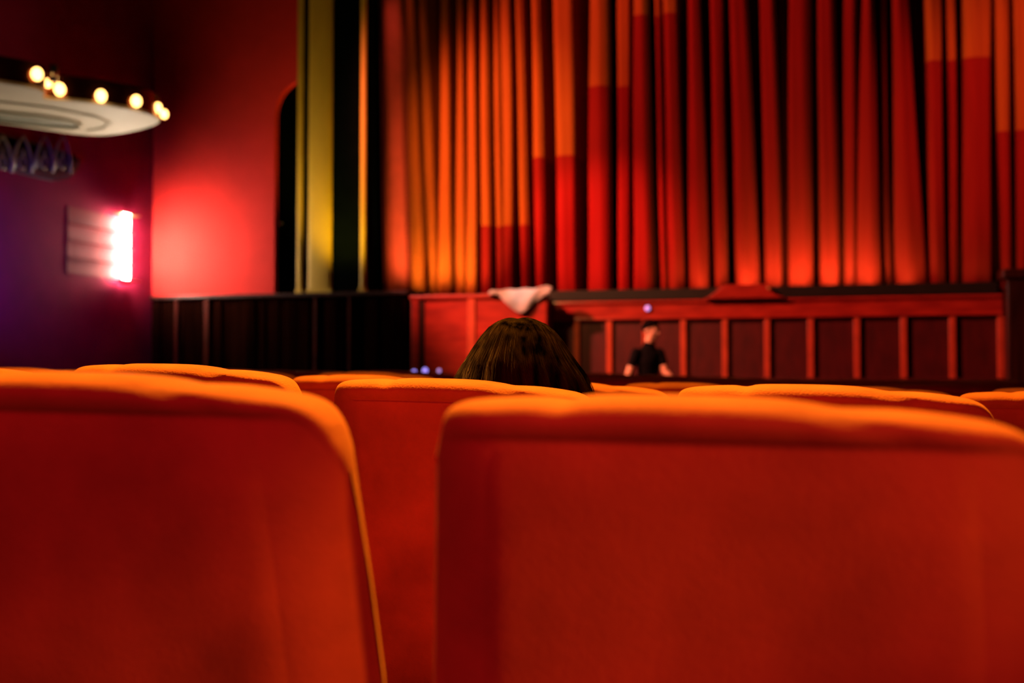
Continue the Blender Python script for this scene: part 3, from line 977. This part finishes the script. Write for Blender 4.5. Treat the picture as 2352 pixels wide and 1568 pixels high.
for s, fx in ((-1, 0), (1, .04)):
    limb(bm, [sv(s * .09, 0, .93), sv(s * .11 + fx * .5, -.01, .50), sv(s * .12 + fx, .03, .10)], [.088 * S, .058 * S, .040 * S], 18)
    limb(bm, [sv(s * .12 + fx, .03, .07), sv(s * .13 + fx, -.06, .05), sv(s * .14 + fx, -.14, .035)], [.045 * S, .038 * S, .030 * S], 12)
finish_body('body', bm, 'skin', man, .007)
bm = bmesh.new()
limb(bm, [sv(0, 0, .95), sv(0, .01, 1.12), sv(0, 0, 1.28), sv(.0, 0, 1.39)], [.128 * S, .122 * S, .136 * S, .105 * S], 22)
ellip(bm, sv(0, 0, 1.33), (.150 * S, .12 * S, .125 * S)); ellip(bm, sv(0, 0, .95), (.150 * S, .13 * S, .10 * S))
limb(bm, [sv(0.003, 0, 1.40), sv(.010, -.003, 1.475)], [.085 * S, .070 * S], 16)
for A in (LA, RA):
    e = A[0].lerp(A[1], .60)
    limb(bm, [A[0], A[0].lerp(A[1], .4), e], [.062 * S, .056 * S, .052 * S])
finish_body('t_shirt', bm, 'shirt', man, .008)
bm = bmesh.new()
ellip(bm, sv(0, 0, .93), (.176 * S, .126 * S, .10 * S))
for s, fx in ((-1, 0), (1, .04)):
    limb(bm, [sv(s * .09, 0, .90), sv(s * .11 + fx * .5, -.01, .50), sv(s * .12 + fx, .03, .09)], [.105 * S, .076 * S, .062 * S], 18)
finish_body('trousers', bm, 'trousers', man, .009)
for s, fx in ((-1, 0), (1, .04)):
    bm = bmesh.new()
    ellip(bm, sv(s * .13 + fx, -.05, .045), (.052 * S, .14 * S, .045 * S))
    bmesh.ops.bisect_plane(bm, geom=bm.verts[:] + bm.edges[:] + bm.faces[:], plane_co=(0, 0, .004), plane_no=(0, 0, -1), clear_outer=True)
    obj('shoe', bm, 'shoe', man, True)
# short hair
def q(x, y, z): return hc + Rh @ Vector((x, y, z))
bm = bmesh.new()
bmesh.ops.create_uvsphere(bm, u_segments=32, v_segments=20, radius=1, matrix=Matrix.Translation(q(0, -.014, .034)) @ Rh.to_4x4() @ Matrix.Diagonal((.087, .104, .094, 1)))
inv = Rh.transposed()
kill = [v for v in bm.verts if (inv @ (v.co - hc)).z < -.015 + max(0, (inv @ (v.co - hc)).y) * .9 - (0.05 if (inv @ (v.co - hc)).y < -.05 else 0)]
bmesh.ops.delete(bm, geom=kill, context='VERTS')
for v in bm.verts: v.co += Vector((random.uniform(-1, 1), random.uniform(-1, 1), random.uniform(-1, 1))) * .0025
o = obj('hair', bm, 'hair_dark', man, True); md = o.modifiers.new('t', 'SOLIDIFY'); md.thickness = .012
for s in (-1, 1):
    bm = bmesh.new(); ball(bm, q(s * .030, .076, -.008), .012, 14); obj('eye', bm, 'eye', man, True)

# --- seated woman seen from behind
YW = 1.98
pw = onY(1186, 800, YW)
zf = zfloor(YW)
wom = thing('person', 'woman with shoulder-length brown hair seated in the second row, seen from behind', 'person', (pw.x, YW, zf))
wtop = onY(1186, 727, YW).z - zf
hcw = Vector((0, .02, wtop - .125))
Rw = Euler((0, 0, 0)).to_matrix()
bm = bmesh.new()
head(bm, hcw, Rw)
zz = hcw.z
limb(bm, [hcw + Vector((0, -.02, -.06)), hcw + Vector((0, -.03, -.14)), hcw + Vector((0, -.02, -.2))], [.052, .050, .06], 16)
sh = zz - .24
limb(bm, [(0, .10, .56), (0, .05, .68), (0, .01, .82), (0, 0, sh - .03)], [.13, .115, .125, .11], 22)
ellip(bm, (0, 0, sh - .04), (.175, .09, .10)); ellip(bm, (0, .13, .56), (.17, .13, .10))
LAw = [Vector((-.165, 0, sh)), Vector((-.215, .10, .72)), Vector((-.14, .33, .66))]
RAw = [Vector((.165, 0, sh)), Vector((.215, .10, .72)), Vector((.14, .33, .66))]
limb(bm, LAw, [.045, .036, .024]); limb(bm, RAw, [.045, .036, .024])
hand(bm, LAw[2], dirmat(LAw[1], LAw[2]), 1); hand(bm, RAw[2], dirmat(RAw[1], RAw[2]), -1)
for s in (-1, 1):
    limb(bm, [(s * .09, .14, .55), (s * .10, .42, .56), (s * .10, .44, .10)], [.085, .056, .036], 18)
    limb(bm, [(s * .10, .44, .06), (s * .10, .56, .035)], [.036, .026], 12)
finish_body('body', bm, 'skin', wom, .007)
bm = bmesh.new()
limb(bm, [(0, .09, .56), (0, .05, .68), (0, .01, .82), (0, 0, sh - .03)], [.145, .13, .137, .12], 22)
ellip(bm, (0, 0, sh - .04), (.187, .10, .108))
for A in (LAw, RAw): limb(bm, A, [.057, .048, .036])
finish_body('jumper', bm, 'top', wom, .008)
bm = bmesh.new()
ellip(bm, (0, .13, .56), (.18, .14, .105))
for s in (-1, 1):
    limb(bm, [(s * .09, .14, .56), (s * .10, .42, .56), (s * .10, .44, .12)], [.097, .068, .055], 18)
finish_body('trousers', bm, 'trousers', wom, .009)
for s in (-1, 1):
    bm = bmesh.new()
    ellip(bm, (s * .10, .51, .045), (.045, .13, .045))
    bmesh.ops.bisect_plane(bm, geom=bm.verts[:] + bm.edges[:] + bm.faces[:], plane_co=(0, 0, .004), plane_no=(0, 0, -1), clear_outer=True)
    obj('shoe', bm, 'shoe', wom, True)
    bm = bmesh.new(); ball(bm, hcw + Vector((s * .030, .076, -.008)), .012, 14); obj('eye', bm, 'eye', wom, True)

# hair: a shell following the drape plus many loose strands
AT = [(0, .0), (.002, .020), (.006, .034), (.0143, .051), (.024, .063), (.035, .073), (.050, .084), (.064, .0925), (.093, .110), (.119, .127), (.133, .134), (.156, .142), (.20, .150), (.25, .150), (.31, .140), (.34, .125)]
CT = [(0, .0), (.03, .003), (.09, .003), (.15, .006), (.34, .010)]       # sideways lean of the whole drape
hairtop = wtop
rh = random.Random(11)
def hair_pt(ph, d, k=1.0):
    a = sinterp(AT, d); bdep = min(.118, a * 1.02)
    lump = 1 + .022 * math.sin(ph * 7 + d * 9) + .018 * math.sin(ph * 17 + 1.3 - d * 14) + .008 * math.sin(ph * 41 + d * 25)
    # shallow parting groove on top
    part = .0035 * math.exp(-((math.cos(ph) * a) / .010) ** 2) * max(0, 1 - d / .05)
    return Vector((sinterp(CT, d) + a * k * lump * math.cos(ph), .015 + bdep * k * lump * math.sin(ph), hairtop - d - part))
bm = bmesh.new()
rows = []
for i in range(40):
    d = .34 * (i / 39) ** 1.6 + .0004
    rows.append([bm.verts.new(hair_pt(2 * PI * k / 96, d, .985)) for k in range(96)])
for a_, c_ in zip(rows, rows[1:]):
    for k in range(96):
        ph = 2 * PI * (k + .5) / 96
        # leave the face open (+y side)
        if math.sin(ph) > .55 and (hairtop - a_[k].co.z) > .07: continue
        bm.faces.new((a_[k], a_[(k + 1) % 96], c_[(k + 1) % 96], c_[k]))
bm.faces.new(rows[0])
hs = obj('hair', bm, 'hair', wom, True)
cu_d = bpy.data.curves.new('hair_strands', 'CURVE')
cu_d.dimensions = '3D'
cu_d.bevel_depth = .00055
cu_d.bevel_resolution = 0
cu_d.use_fill_caps = False
for s_ in range(7500):
    ph0 = rh.uniform(0, 2 * PI)
    if math.sin(ph0) > .6 and rh.random() < .7: continue
    side = 1 if math.cos(ph0) > 0 else -1
    d0 = rh.uniform(0.0004, .02) if rh.random() < .88 else rh.uniform(.02, .10)
    d1 = min(.335, d0 + rh.uniform(.16, .34))
    if math.sin(ph0) > .5: d1 = min(d1, .07)
    stray = rh.random() < .05
    kk = rh.uniform(.99, 1.018) + (rh.uniform(.0, .035) if stray else 0)
    dph = rh.gauss(0, .07) + (.10 * side if rh.random() < .2 else 0)
    wob = rh.uniform(0, 6)
    n_ = 12
    sp = cu_d.splines.new('POLY')
    sp.points.add(n_ - 1)
    for i in range(n_):
        t_ = i / (n_ - 1)
        d = d0 + (d1 - d0) * t_ ** 1.35
        ph = ph0 + dph * t_ + .012 * math.sin(wob + t_ * 7)
        p = hair_pt(ph, d, kk * (1 + (.02 * t_ if stray else 0)))
        sp.points[i].co = (*p, 1)
        sp.points[i].radius = 1.0 - .55 * t_
cu_d.materials.append(M['hair'])
hst = bpy.data.objects.new('hair_strands', cu_d)
C.objects.link(hst); hst.parent = hs
hst['kind'] = 'stuff'
